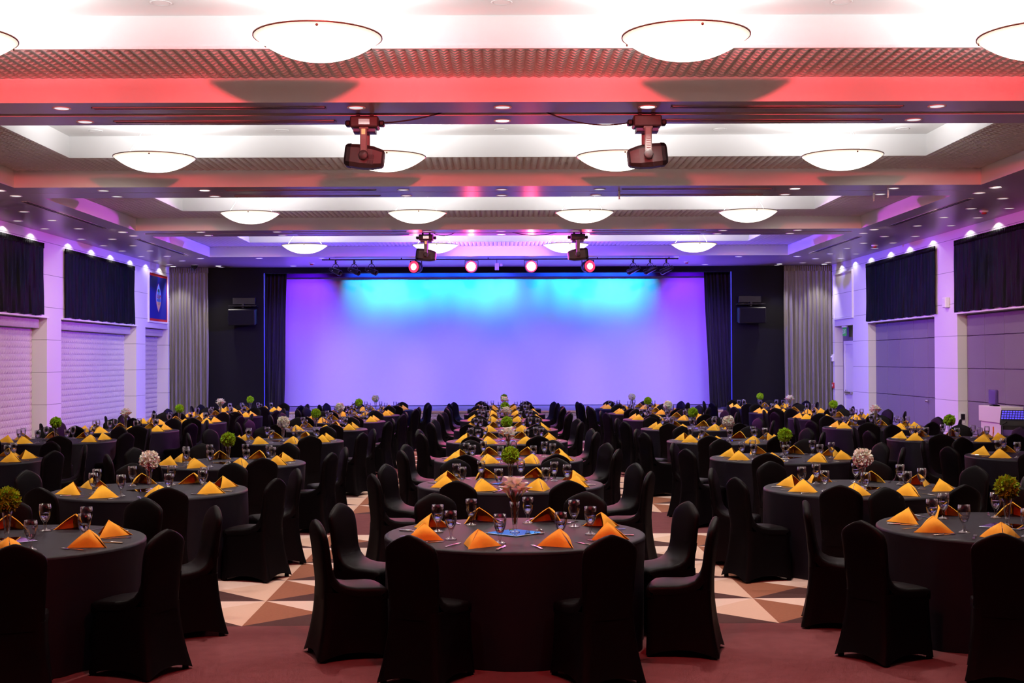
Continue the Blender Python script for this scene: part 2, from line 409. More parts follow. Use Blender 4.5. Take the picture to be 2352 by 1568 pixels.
for (a, b, s, w) in ((22.0, 27.25, -1, 'bay beyond the frame edge'), (28.62, 34.02, -1, 'bay next to the flag'), (22.0, 27.45, 1, 'bay above the white lectern'), (28.68, 34.10, 1, 'bay next to the exit door')):
    side = 'flag wall' if s < 0 else 'exit-door wall'
    x = -9.49 if s < 0 else 9.60
    w = {(-1, 22.0): 'nearer bay', (-1, 28.62): 'bay next to the flag', (1, 22.0): 'bay above the white lectern', (1, 28.68): 'bay next to the exit door'}[(s, a)]
    curtain('window_curtain', 'short black pleated curtain high on the %s, %s' % (side, w), (x, (a + b) / 2, 0), PI / 2, b - a, 2.945, 4.45, 24, .026, M['blackdrape'], int(a * 7) + s, wc, hd=.11)
for i, (a, b, s) in enumerate(((21.75, 27.6, -1), (28.5, 34.36, -1), (22.3, 27.45, 1), (28.9, 34.12, 1))):
    k = MB(); xa = XL if s < 0 else XR
    k.box(min(xa, xa - s * .05), max(xa, xa - s * .05), a, b, 2.90, 2.925); structure('trim_%d' % (30 + i), k, [M['white']])

# ------------------------------------------------------------------ flag panel, blank board
fg = thing('framed_flag', 'framed deep blue flag with red border and oval palm crest on the wall', 'flag', (XL, 36.50, 3.745))
s = MB()
for (y0, y1, z0, z1) in ((-1.03, 1.03, .655, .70), (-1.03, 1.03, -.70, -.655), (-1.03, -.985, -.655, .655), (.985, 1.03, -.655, .655)): s.box(0, .045, y0, y1, z0, z1)
s.build('frame', M['trim'], fg)
s = MB(); s.box(0, .02, -.985, .985, -.655, .655); s.build('red_border', M['flagred'], fg)
s = MB(); s.box(.02, .024, -.90, .90, -.585, .585); s.build('blue_field', M['flagblue'], fg)
def almond(w, h, n=20):
    pts = []
    for i in range(n + 1): t = -1 + 2 * i / n; pts.append((w * (1 - t * t), t * h))
    for i in range(1, n): t = 1 - 2 * i / n; pts.append((-w * (1 - t * t), t * h))
    return pts
def flat(pts, x, name, mat, par):
    s = MB(); n = len(pts); s.loft([[(x, a, b) for a, b in pts], [(x + .003, a, b) for a, b in pts]], smooth=False); return s.build(name, mat, par)
crest = flat(almond(.275, .40), .024, 'crest', M['flagred'], fg)
flat(almond(.258, .385), .027, 'crest_sky', M['sky'], crest)
flat([(a, b) for a, b in almond(.245, .365, 40) if b <= -.10], .030, 'crest_sand', M['sand'], crest)
flat([(-.19, -.10), (.19, -.10), (.21, -.03), (-.21, -.03)], .030, 'crest_sea', M['sea'], crest)
pm = MB(); pm.tube([(.033, .0, -.20), (.033, .02, 0), (.033, -.01, .18)], .014, 5)
for k in range(7):
    a = PI * (k / 6) * 1.1 - .16
    pm.tube([(.033, -.01, .18), (.033, -.01 + .07 * math.cos(a), .19 + .06 * math.sin(a)), (.033, -.01 + .13 * math.cos(a), .17 + .06 * math.sin(a))], .016, 5, taper=.004)
pm.build('crest_palm', M['palm'], crest)
def text_mesh(name, body, size, mat, parent, loc, rot):
    cu = bpy.data.curves.new(name, 'FONT'); cu.body = body; cu.size = size; cu.extrude = .001; cu.align_x = 'CENTER'; cu.align_y = 'CENTER'
    cu.materials.append(mat); o = bpy.data.objects.new(name, cu); COL.objects.link(o); o.parent = parent; o.location = loc; o.rotation_euler = rot
    bpy.context.view_layer.update(); me = bpy.data.meshes.new_from_object(o.evaluated_get(bpy.context.evaluated_depsgraph_get()))
    m = bpy.data.objects.new(name, me); COL.objects.link(m); m.parent = parent; m.location = loc; m.rotation_euler = rot; bpy.data.objects.remove(o); m.name = name; return m
text_mesh('crest_lettering', 'GUAM', .15, M['flagred'], crest, (.034, 0, .03), (PI / 2, 0, PI / 2))
bd = thing('blank_board', 'plain white framed board on the wall above the exit door', 'board', (XR, 36.50, 3.745))
s = MB(); s.box(-.02, 0, -.96, .96, -.62, .62); s.build('board_panel', M['wall'], bd)
s = MB()
for (y0, y1, z0, z1) in ((-1.0, 1.0, .62, .66), (-1.0, 1.0, -.66, -.62), (-1.0, -.96, -.62, .62), (.96, 1.0, -.62, .62)): s.box(-.05, 0, y0, y1, z0, z1)
s.build('frame', M['trim'], bd)

# small wall fittings
ex = thing('exit_sign', 'small green edge-lit exit sign above the side door', 'sign', (9.70, 36.65, 2.86))
s = MB(); s.rbox(-.03, .03, -.2, .2, -.01, .035, .005); s.build('housing', M['trim'], ex)
s = MB(); s.box(-.006, .006, -.19, .19, -.25, -.01); pl = s.build('sign_panel', M['exitgreen'], ex)
text_mesh('lettering', 'EXIT', .17, M['trim'], pl, (-.009, 0, -.13), (PI / 2, 0, -PI / 2))
b = thing('wall_speaker_box', 'small white box high on the pier between the two black curtains', 'wall box', (XR, 28.0, 3.17))
s = MB(); s.rbox(-.10, 0, -.10, .10, -.11, .11, .012); s.build('case', M['trim'], b); s = MB(); s.box(-.103, -.1, -.07, .07, -.02, .08); s.build('grille', M['doorwhite'], b)
b = thing('fire_strobe', 'small white alarm strobe on the wall edge near the exit door', 'alarm', (XR, 37.66, 1.99))
s = MB(); s.rbox(-.06, 0, -.06, .06, -.10, .10, .01); s.build('case', M['trim'], b); s = MB(); s.lathe([(.03, 0), (.02, .03), (0, .035)], 10, cap0=True).xform(Matrix.Translation((-.06, 0, .03)) @ Matrix.Rotation(-PI / 2, 4, 'Y')); s.build('lens', M['trim'], b)
b = thing('fire_call_point', 'small red call point low on the wall edge near the exit door', 'alarm', (XR, 37.66, 1.20))
s = MB(); s.rbox(-.05, 0, -.06, .06, -.08, .08, .008); s.build('case', M['red'], b); s = MB(); s.box(-.054, -.05, -.035, .035, -.03, .03); s.build('pull_bar', M['trim'], b)
b = thing('wall_outlet', 'white wall outlet plate with black plug on the pier by the lectern', 'outlet', (9.74, 27.45, .72))
s = MB(); s.rbox(-.06, .06, -.012, 0, -.12, .12, .004); s.build('plate', M['trim'], b); s = MB(); s.rbox(-.04, .04, -.05, -.012, -.04, .08, .006); s.build('plug', M['black'], b)
b = thing('double_door_pull', 'pair of small metal knobs on the grey panelled doors', 'knob', (9.845, 29.94, 1.0))
for dy in (-.05, .05):
    s = MB(); s.lathe([(.012, 0), (.012, .03), (.03, .04), (.03, .06), (0, .07)], 12).xform(Matrix.Translation((0, dy, 0)) @ Matrix.Rotation(-PI / 2, 4, 'Y')); s.build('knob', M['steel'], b)

# ------------------------------------------------------------------ wall loudspeakers by the stage
for sx, x, side in ((-1, -7.40, 'flag-wall'), (1, 7.27, 'exit-door')):
    t = thing('wall_mounted_loudspeaker', 'black loudspeaker on a wall bracket on the %s side of the stage' % side, 'speaker', (x, YE - .02, 3.05), 0, 'stage loudspeakers')
    s = MB(); s.rbox(-.39, .39, -.50, -.10, 0, .46, .02); s.xform(Matrix.Rotation(.10, 4, 'X')); s.build('cabinet', M['black'], t)
    s = MB(); s.box(-.36, .36, -.515, -.502, .03, .43); s.xform(Matrix.Rotation(.10, 4, 'X')); g = s.build('grille', M['blackwall'], t)
    s = MB(); s.lathe([(.014, 0), (.0, .004)], 10, cap0=True).xform(Matrix.Translation((-.28, -.53, .20)) @ Matrix.Rotation(PI / 2, 4, 'X')); s.build('badge', M['trim'], g)
    s = MB(); s.rbox(-.33, .33, -.14, 0, .56, .76, .01); s.box(-.40, .40, -.40, -.06, .50, .525); s.box(-.03, .03, -.30, -.02, .45, .58); s.build('bracket', M['black'], t)

# ------------------------------------------------------------------ pendant bowls
def make_bowl():
    t = thing('pendant_bowl_light', '', 'pendant light')
    R_, D_ = .545, .195; pr = []
    for i in range(15):
        a = i / 14; r = R_ * math.sin(a * PI / 2); pr.append((max(r, .001), -D_ + D_ * (1 - math.cos(a * PI / 2)) * 1.0))
    pr = [(max(R_ * i / 14, .001), -D_ * (1 - (i / 14) ** 2.25)) for i in range(15)]
    s = MB(); s.lathe(pr, 48); s.lathe([(r * .985, z + .008) for r, z in pr][::-1], 48, mi=1); s.build('glass_bowl', [M['bowl'], M['white']], t)
    s = MB(); s.lathe([(R_ - .004, -.006), (R_ + .004, -.004), (R_ + .004, .006), (R_ - .006, .006), (R_ - .004, -.006)], 48); s.build('rim', M['rim'], t)
    for k in range(3):
        a = 2 * PI * k / 3 - 1.45
        s = MB(); s.tube([(.515 * math.cos(a), .515 * math.sin(a), -.01), (.06 * math.cos(a), .06 * math.sin(a), TOP - 4.735)], .0022, 5); s.build('suspension_wire', M['wire'], t)
        s = MB(); s.lathe([(.012, 0), (.010, .008), (.0, .010)], 8).xform(Matrix.Translation((.522 * math.cos(a), .522 * math.sin(a), -.025)) @ Matrix.Rotation(a, 4, 'Z') @ Matrix.Rotation(PI / 2, 4, 'Y')); s.build('bolt', M['rim'], t)
    s = MB(); s.lathe([(.08, 0), (.08, -.02), (.05, -.03), (0, -.032)], 16); s.build('ceiling_plate', M['trim'], t).location = (0, 0, TOP - 4.735)
    return t
bowl0 = make_bowl(); ORD = ['first', 'second', 'third', 'fourth', 'fifth', 'sixth', 'seventh', 'eighth', 'ninth', 'tenth', 'eleventh', 'twelfth']
SIDE4 = ['outer flag-wall-side', 'inner flag-wall-side', 'inner exit-door-side', 'outer exit-door-side']
bowl_pos = []
for r, (y0, y1) in enumerate(LIPS):
    for c, x in enumerate((-4.66, -1.54, 1.60, 4.67)):
        p = (x, (y0 + y1) / 2 + (.12 if r == 0 else 0), 4.735); bowl_pos.append(p)
        place(bowl0, p, 0, 'glowing opal bowl pendant, %s one in the %s ceiling coffer' % (SIDE4[c], ORD[r]), 'pendant bowls')

# ------------------------------------------------------------------ recessed downlights
def make_down(lens):
    t = thing('recessed_downlight', '', 'downlight')
    s = MB(); s.lathe([(.075, .002), (.085, -.006), (.098, -.006), (.10, .0), (.10, .003)], 20); s.build('trim_ring', M['trim'], t)
    s = MB(); s.lathe([(.001, -.002), (.076, -.002)], 20); s.build('lens', lens, t); return t
dl_lit, dl_dim, dl_off = make_down(M['lit']), make_down(M['dim']), make_down(M['unlit'])
spots = []
def down(kind, x, y, z, label):
    place({'l': dl_lit, 'd': dl_dim, 'o': dl_off}[kind], (x, y, z), 0, label, 'recessed ceiling downlights')
XN = {-4.68: 'outer flag-side', -1.53: 'inner flag-side', .04: 'centre', 1.6: 'inner exit-side', 4.72: 'outer exit-side', -6.28: 'end flag-side', 6.3: 'end exit-side'}
for bi, (yf, yb_) in enumerate(((13.99, 14.78), (20.76, 21.50), (27.48, 28.2))):
    xsf = (-4.68, -1.53, .04, 1.6, 4.72) if bi == 0 else (-6.28, -4.68, -1.53, .04, 1.6, 4.72, 6.3)
    for rowname, yy in (('front', yf), ('rear', yb_)):
        for x in xsf:
            if rowname == 'rear' and bi == 0 and x in (-1.53, 1.6): continue
            lit = (bi, rowname, x) in ((0, 'front', 1.6), (0, 'rear', .04), (1, 'front', -4.68), (1, 'front', 4.72), (2, 'rear', .04))
            down('l' if lit else 'd', x, yy, SOF, 'recessed downlight, %s of %s row under the %s ceiling beam' % (XN[x], rowname, ORD[bi]))
            if lit: spots.append((x, yy, 1))
for s_, side in ((-1, 'flag-wall'), (1, 'exit-door-wall')):
    for i, yy in enumerate((20.7, 21.4, 27.45, 28.25, 34.54)): down('d', s_ * 7.9, yy, SOF, 'recessed downlight in the %s soffit, coffer-edge row, %s from camera' % (side, ORD[i]))
    for i, yy in enumerate((22.14, 23.63, 25.10, 26.68, 28.99, 30.64, 32.10, 33.75, 35.35, 36.85)): down('d', s_ * 8.58, yy, SOF, 'recessed downlight in the %s soffit, middle row, %s from camera' % (side, ORD[i]))
    for i, yy in enumerate((23.6, 25.16, 26.66, 28.96, 30.6, 32.10, 33.80, 35.30, 36.70)): down('d', s_ * 9.26, yy, SOF, 'recessed downlight in the %s soffit, wall row, %s from camera' % (side, ORD[i]))
    for i, (xx, yy, k) in enumerate(((8.02, 37.30, 'l'), (9.33, 37.40, 'l'), (8.05, 37.80, 'd'), (6.35, 34.55, 'd'), (4.70, 34.55, 'd'), (5.9, 37.4, 'd'), (4.4, 34.95, 'l'), (2.6, 34.95, 'd'))):
        down(k, s_ * xx, yy, SOF, 'recessed downlight near the stage, %s of the %s half' % (ORD[i], side))
for ci, (y0, y1) in enumerate(LIPS):
    for xi_, x in enumerate((-5.75, -3.10, .03, 3.17, 5.79)):
        down('o', x, y1 - 1.72, TOP, 'unlit white downlight in the %s coffer top, %s from flag wall' % (ORD[ci], ORD[xi_]))

# linear air diffusers
def diffuser(x0, x1, y0, y1, label):
    t = thing('linear_diffuser', label, 'air diffuser', ((x0 + x1) / 2, (y0 + y1) / 2, SOF), 0, 'linear ceiling diffusers')
    hx, hy = (x1 - x0) / 2, (y1 - y0) / 2
    s = MB(); e = .012
    for q in ((-hx, hx, -hy, -hy + e), (-hx, hx, hy - e, hy), (-hx, -hx + e, -hy, hy), (hx - e, hx, -hy, hy)): s.box(*q, -.008, .0)
    (s.box(-hx, hx, -.005, .005, -.006, 0) if hx > hy else s.box(-.005, .005, -hy, hy, -.006, 0)); s.build('frame', M['soffit'], t)
    s = MB(); s.box(-hx + e, hx - e, -hy + e, hy - e, -.003, -.001); s.build('slot', M['gap'], t)
for bi, (a, b) in enumerate(((13.99, 14.78), (20.76, 21.50), (27.48, 28.2))):
    for s_, side in ((-1, 'flag-wall'), (1, 'exit-door')):
        for nm, yy in (('front', a), ('rear', b)):
            x0, x1 = sorted((s_ * (1.85 if bi == 0 else 1.95), s_ * 4.35))
            diffuser(x0, x1, yy - .05, yy + .05, 'long slot diffuser under the %s beam, %s strip on the %s side' % (ORD[bi], nm, side))
for s_, side in ((-1, 'flag-wall'), (1, 'exit-door')):
    for nm, y0, y1 in (('nearer', 22.1, 26.6), ('farther', 29.0, 33.5)): diffuser(s_ * 8.02 - .06, s_ * 8.02 + .06, y0, y1, 'long slot diffuser in the %s soffit, %s one of two' % (side, nm))
# sprinklers, detectors, dome camera
def smoke(x, y, label):
    t = thing('smoke_detector', label, 'smoke detector', (x, y, SOF), 0, 'ceiling smoke detectors')
    s = MB(); s.lathe([(.08, 0), (.08, -.018), (.06, -.03)], 16); s.build('base', M['trim'], t); s = MB(); s.lathe([(.045, -.028), (.045, -.055), (.02, -.065), (0, -.066)], 14); s.build('sensor', M['red'], t)
smoke(8.95, 24.0, 'smoke detector near the curtain above the white lectern'); smoke(9.0, 31.2, 'smoke detector in the soffit near the exit-door curtain')
smoke(-5.2, 36.2, 'smoke detector by the stage near the flag-wall loudspeaker'); smoke(5.2, 36.2, 'smoke detector by the stage near the exit-side loudspeaker')
for x, y, lb in ((1.93, 20.95, 'pendant sprinkler under the second beam near its centre'), (6.25, 20.9, 'pendant sprinkler under the second beam beside a lit downlight'), (6.15, 21.35, 'pendant sprinkler at the rear exit-side end of the second beam')):
    t = thing('ceiling_sprinkler', lb, 'sprinkler', (x, y, SOF), 0, 'pendant sprinklers')
    s = MB(); s.lathe([(.016, 0), (.016, -.09), (.010, -.10), (.010, -.13)], 10); s.build('pipe', M['trim'], t)
    s = MB(); s.lathe([(.018, -.13), (.018, -.136), (0, -.137)], 10); s.build('deflector', M['steel'], t)
t = thing('ceiling_dome_camera', 'black dome camera under the soffit in front of the grey curtain', 'camera', (-8.62, 36.95, SOF))
s = MB(); s.lathe([(.10, 0), (.10, -.03), (.085, -.04)], 18); s.build('base', M['black'], t); s = MB(); s.lathe([(.08, -.035), (.075, -.07), (.05, -.10), (.0, -.115)], 18); s.build('dome', M['black'], t)

# ------------------------------------------------------------------ moving-head lights on the beam tracks
def prism(mb, sections, mi=0):   # sections: (x, [(y,z)...])
    mb.loft([[(x, a, b) for a, b in pts] for x, pts in sections], mi=mi, smooth=False)
def octo(hy, hz, c=.35, dz=0):
    a, b = hy * (1 - c), hz * (1 - c)
    return [(-a, -hz + dz), (a, -hz + dz), (hy, -b + dz), (hy, b + dz), (a, hz + dz), (-a, hz + dz), (-hy, b + dz), (-hy, -b + dz)]
def make_mover():
    t = thing('moving_head_light', '', 'stage light')
    s = MB(); s.rbox(-.155, .155, -.11, .13, -.16, -.035, .015); s.build('base', M['charcoal'], t)
    b_ = t.children[0]
    s = MB(); s.box(-.06, .06, -.114, -.110, -.13, -.07); s.build('socket_panel', M['steel'], b_)
    for sx in (-1, 1):
        s = MB(); s.rbox(sx * .185 - .03, sx * .185 + .03, -.05, .07, -.135, -.075, .012); s.build('carry_handle', M['black'], b_)
        s = MB(); s.box(sx * .075 - .02, sx * .075 + .02, -.02, .02, -.04, .0); s.build('clamp', M['black'], t)
    s = MB(); prism(s, [(-.12, octo(.10, .022, .3, -.19)), (.12, octo(.10, .022, .3, -.19))]); s.build('pan_ring', M['plum'], t)
    for yy in (-.16, .16):
        s = MB(); s.rbox(-.038, .038, yy - .02, yy + .02, -.52, -.17, .012)
        for k in range(5): s.box(-.02, .02, yy - .024 if yy < 0 else yy + .018, yy - .018 if yy < 0 else yy + .024, -.40 + k * .025, -.392 + k * .025)
        s.build('yoke_arm', M['greyshell'], t)
        arm = t.children[-1]
        s = MB(); s.lathe([(.052, 0), (.052, .012), (.04, .018), (0, .018)], 16).xform(Matrix.Translation((0, yy + (-.02 if yy < 0 else .02), -.475)) @ Matrix.Rotation(PI / 2 if yy < 0 else -PI / 2, 4, 'X')); s.build('pivot_cap', M['charcoal'], arm)
    s = MB(); s.rbox(-.05, .05, -.17, .17, -.195, -.165, .008); s.build('yoke_bridge', M['greyshell'], t)
    s = MB(); prism(s, [(-.21, octo(.10, .095)), (-.19, octo(.118, .118)), (-.05, octo(.125, .128)), (.09, octo(.12, .12)), (.19, octo(.10, .095)), (.21, octo(.08, .078))])
    s.xform(Matrix.Translation((0, 0, -.475)) @ Matrix.Rotation(.11, 4, 'Y')); s.build('head', M['charcoal'], t); hd = t.children[-1]
    s = MB(); prism(s, [(-.218, octo(.104, .10)), (-.195, octo(.120, .120)), (-.155, octo(.1245, .1265))]); s.xform(Matrix.Translation((0, 0, -.475)) @ Matrix.Rotation(.11, 4, 'Y')); s.build('lens_hood', M['black'], hd)
    s = MB(); s.lathe([(.075, 0), (.06, .006), (0, .012)], 20).xform(Matrix.Translation((0, 0, -.475)) @ Matrix.Rotation(.11, 4, 'Y') @ Matrix.Translation((-.216, 0, 0)) @ Matrix.Rotation(-PI / 2, 4, 'Y')); s.build('lens', M['glass'], hd)
    s = MB()
    for k in range(6):
        for q in (0, 1): s.box(.04 + .012 * k, .046 + .012 * k, -.127, -.118, -.03 - .06 * q, .02 - .06 * q)
    s.xform(Matrix.Translation((0, 0, -.475)) @ Matrix.Rotation(.11, 4, 'Y')); s.build('vent', M['black'], hd)
    s = MB(); s.box(-.02, .02, -.183, -.18, -.25, -.19); s.build('indicator', M['amberled'], t)
    return t
mv = make_mover()
place(mv, (-1.475, 14.37, SOF), 0, 'black moving-head stage light under the first beam, flag-wall side', 'moving-head lights')
place(mv, (1.63, 14.37, SOF), PI, 'black moving-head stage light under the first beam, exit-door side', 'moving-head lights')
place(mv, (-1.56, 27.83, SOF), 0, 'dark grey moving-head stage light under the third beam, flag-wall side', 'moving-head lights')
place(mv, (1.67, 27.83, SOF), PI, 'dark grey moving-head stage light under the third beam, exit-door side', 'moving-head lights')
def cable(pts, label, r=.008):
    s = MB(); s.tube(pts, r, 6); tag(s.build('power_cord', M['black']), label, 'cable')
def sag(a, b, d, n=10):
    return [tuple(Vector(a).lerp(Vector(b), i / n) - Vector((0, 0, d * 4 * (i / n) * (1 - i / n)))) for i in range(n + 1)]
cable(sag((-1.34, 14.39, 4.60), (-.6, 14.43, 4.73), .03), 'black cable from the flag-side moving head on the first beam')
cable(sag((.45, 14.40, 4.75), (1.48, 14.39, 4.60), .09), 'black cable drooping to the exit-side moving head on the first beam')
cable(sag((.2, 27.8, 4.72), (1.3, 27.8, 4.72), .09), 'black cable drooping under the middle of the third beam')
cable(sag((-1.4, 27.8, 4.68), (-.9, 27.8, 4.72), .07), 'short black cable loop beside the flag-side moving head, third beam')

# lighting bar, LED pars, track cans at the stage end
br = thing('lighting_bar', 'thin black lighting bar under the soffit before the stage', 'lighting bar', (0, 34.6, 4.645))
s = MB(); s.tube([(-4.7, 0, 0), (4.75, 0, 0)], .018, 8); s.build('pipe', M['black'], br)
for x in (-4.5, -2.6, -.3, 2.6, 4.5):
    s = MB(); s.box(x - .012, x + .012, -.012, .012, .0, .045); s.build('hanger', M['black'], br)
def make_par(hot):
    t = thing('hanging_led_par', '', 'stage light')
    s = MB(); s.box(-.02, .02, -.02, .02, -.06, .0); s.box(-.18, .18, -.015, .015, -.03, -.015); s.box(-.18, -.168, -.015, .015, -.21, -.015); s.box(.168, .18, -.015, .015, -.21, -.015); s.build('yoke', M['black'], t)
    s = MB(); s.lathe([(.09, .14), (.15, .10), (.16, -.07), (.152, -.07), (.150, -.05)], 24, cap0=True).xform(Matrix.Translation((0, 0, -.19)) @ Matrix.Rotation(-PI / 2, 4, 'X'))
    s.build('housing', M['black'], t)
    s = MB(); s.lathe([(.08, 0), (.155, 0)], 24).xform(Matrix.Translation((0, -.0, -.19)) @ Matrix.Rotation(PI / 2, 4, 'X')); s.build('lens_ring', M['redglow'], t).location = (0, -.12, 0)
    s = MB(); s.lathe([(.001, 0), (.085 if not hot else .12, 0)], 24).xform(Matrix.Translation((0, 0, -.19)) @ Matrix.Rotation(PI / 2, 4, 'X')); s.build('lens_core', M['hotglow'], t).location = (0, -.124, 0)
    return t
parA, parB = make_par(True), make_par(False)
for x, rz, hot, lb in ((-2.21, .5, 0, 'red LED stage par, outermost on the flag-wall side of the bar'), (-.74, .08, 1, 'glaring red LED stage par just flag-side of the bar centre'), (.83, -.08, 1, 'glaring red LED stage par just exit-side of the bar centre'), (2.34, -.45, 0, 'red LED stage par, outermost on the exit-door side of the bar')):
    place(parA if hot else parB, (x, 34.6, 4.635), rz * -1, lb, 'red LED pars')
def make_can():
    t = thing('track_spotlight', '', 'spotlight')
    s = MB(); s.box(-.015, .015, -.015, .015, -.07, .0); s.build('hook_clamp', M['black'], t)
    s = MB(); s.tube([(-.06, 0, -.21), (-.065, 0, -.13), (-.04, 0, -.085), (0, 0, -.07), (.04, 0, -.085), (.065, 0, -.13), (.06, 0, -.21)], .008, 6); s.build('yoke', M['black'], t)
    s = MB(); s.lathe([(.0, -.15), (.04, -.15), (.05, -.10), (.055, .02), (.062, .09), (.062, .13), (.052, .13), (.05, .05)], 18).xform(Matrix.Translation((0, 0, -.22)) @ Matrix.Rotation(-.95, 4, 'X') @ Matrix.Rotation(PI / 2 + .65, 4, 'Y')); s.build('can', M['black'], t)
    s = MB(); s.tube(sag((.03, .03, -.02), (-.10, .05, -.2), .05), .005, 5); s.build('power_lead', M['black'], t)
    for sx in (-1, 1):
        s = MB(); s.lathe([(.014, 0), (.014, .012), (0, .014)], 8).xform(Matrix.Translation((sx * .062, -.012, -.215))); s.build('lock_knob', M['steel'], t)
    for o in t.children: o.scale = (1.3, 1.3, 1.3)
    return t
can = make_can()
for i, x in enumerate((-4.34, -3.85, -3.39)): place(can, (x, 34.6, 4.63), 0, 'black track spotlight, %s from flag wall in its trio' % ORD[i], 'black track spotlights')
for i, x in enumerate((3.55, 4.0, 4.43)): place(can, (x, 34.6, 4.63), PI, 'black track spotlight, %s from bar centre in the exit-side trio' % ORD[i], 'black track spotlights')
t = thing('beam_sensor', 'small grey box hanging from the bar between the two glaring pars', 'sensor', (-.07, 34.6, 4.63))
s = MB(); s.rbox(-.055, .055, -.05, .05, -.27, -.09, .006); s.build('case', M['greyshell'], t); s = MB(); s.tube([(0, 0, 0), (0, 0, -.09)], .01, 6); s.build('drop_rod', M['black'], t)
s = MB(); s.rbox(.07, .15, -.03, .05, -.17, -.10, .01); s.tube([(.05, 0, -.13), (.08, 0, -.13)], .008, 5); s.build('side_camera', M['greyshell'], t)

# ------------------------------------------------------------------ lectern corner
t = thing('lectern', 'white laminate lectern by the exit-door wall beneath the black curtain', 'lectern', (9.2, 23.95, 0))
s = MB(); s.rbox(-.17, .2, -.52, .52, .0, .80, .006); s.build('body', M['lectern'], t)
s = MB(); s.rbox(-.2, .2, -.55, .55, .80, 1.09, .006); s.build('top_box', M['lectern'], t)
s = MB(); s.tube([(-.18, -.12, .62), (-.19, -.10, .50), (-.20, .02, .47), (-.20, .16, .50), (-.19, .22, .56)], .012, 6); s.tube([(-.18, -.12, .72), (-.18, -.12, .62)], .012, 6); s.build('orange_cable', M['orange'], t)
t = thing('desk_monitor', 'small monitor seen edge-on on top of the white lectern', 'monitor', (9.14, 24.05, 1.09))
s = MB(); s.rbox(-.06, -.005, -.17, .17, .03, .30, .012); s.build('casing', M['plum'], t); s = MB(); s.box(-.004, .002, -.155, .155, .045, .285); s.build('screen', M['black'], t)
s = MB(); s.rbox(-.07, .05, -.1, .1, 0, .02, .004); s.box(-.04, -.02, -.03, .03, .02, .06); s.build('stand', M['black'], t)
t = thing('lighting_console', 'black control console with blue-lit keys beside the white lectern', 'console', (9.02, 22.85, .80), -.5)
s = MB(); s.loft([[(x, -.16, .0), (x, .14, .0), (x, .14, .25), (x, .04, .26), (x, -.15, .08)] for x in (-.22, .22)], smooth=False); s.build('casing', M['black'], t)
s = MB(); a, b = Vector((0, -.14, .095)), Vector((0, .03, .255)); n_ = Vector((0, -.68, .73)) * .006
for r in range(4):
    for c in range(9):
        p0 = a.lerp(b, .06 + r * .23) + n_; p1 = a.lerp(b, .06 + r * .23 + .16) + n_; x = -.20 + c * .045
        s.add([(x, p0.y, p0.z), (x + .034, p0.y, p0.z), (x + .034, p1.y, p1.z), (x, p1.y, p1.z)], [(0, 1, 2, 3)])
s.build('key', M['conblue'], t)['kind'] = 'stuff'
t = thing('equipment_rack', 'black equipment rack standing under the control console', 'rack', (9.02, 22.85, 0), -.5)
s = MB(); s.rbox(-.2, .2, -.18, .18, 0, .80, .008); s.build('case', M['black'], t)
for k in range(5): s = MB(); s.rbox(-.17, .17, -.19, -.178, .10 + k * .13, .20 + k * .13, .003); s.build('rack_unit', M['greyshell'] if k % 2 else M['plum'], t)
cable([(8.85, 22.75, .86), (8.76, 22.72, .80), (8.75, 22.7, .5), (8.80, 22.7, .12), (8.86, 22.7, .01)], 'thin black cable running down from the control console')

# ------------------------------------------------------------------ banquet furniture
def rrect(x0, x1, y0, y1, z, n=10, r=.03, bow=0.0, arch=0.0):
    """ring of a rectangle with rounded corners; sides bow inwards and lift by arch between the corners"""
    ring = []
    cs = [(x1, y0), (x1, y1), (x0, y1), (x0, y0)]; dirs = [(0, 1), (-1, 0), (0, -1), (1, 0)]
    for k in range(4):
        (ax, ay), (bx, by) = cs[k], cs[(k + 1) % 4]; L = math.hypot(bx - ax, by - ay); nx, ny = -dirs[k][1], dirs[k][0]
        for i in range(n):
            s = -1 + 2 * (i + .5) / n; e = r / L * 2; q = max(-1 + e * .35, min(1 - e * .35, s)); f = 1 - s * s
            px = ax + (bx - ax) * (q + 1) / 2; py = ay + (by - ay) * (q + 1) / 2
            c = r * .30 * (max(0, abs(s) - (1 - e)) / e) ** 2
            ring.append((px + nx * (bow * f + c), py + ny * (bow * f + c), z + arch * f))
    return ring
BACK = [(.40, -.205, .165, .040), (.50, -.207, .168, .038), (.60, -.217, .175, .036), (.70, -.228, .180, .035), (.78, -.240, .183, .034), (.812, -.246, .180, .033), (.836, -.250, .170, .032), (.856, -.253, .150, .030), (.876, -.256, .119, .028), (.894, -.260, .083, .025), (.909, -.263, .044, .020), (.919, -.265, .010, .008)]
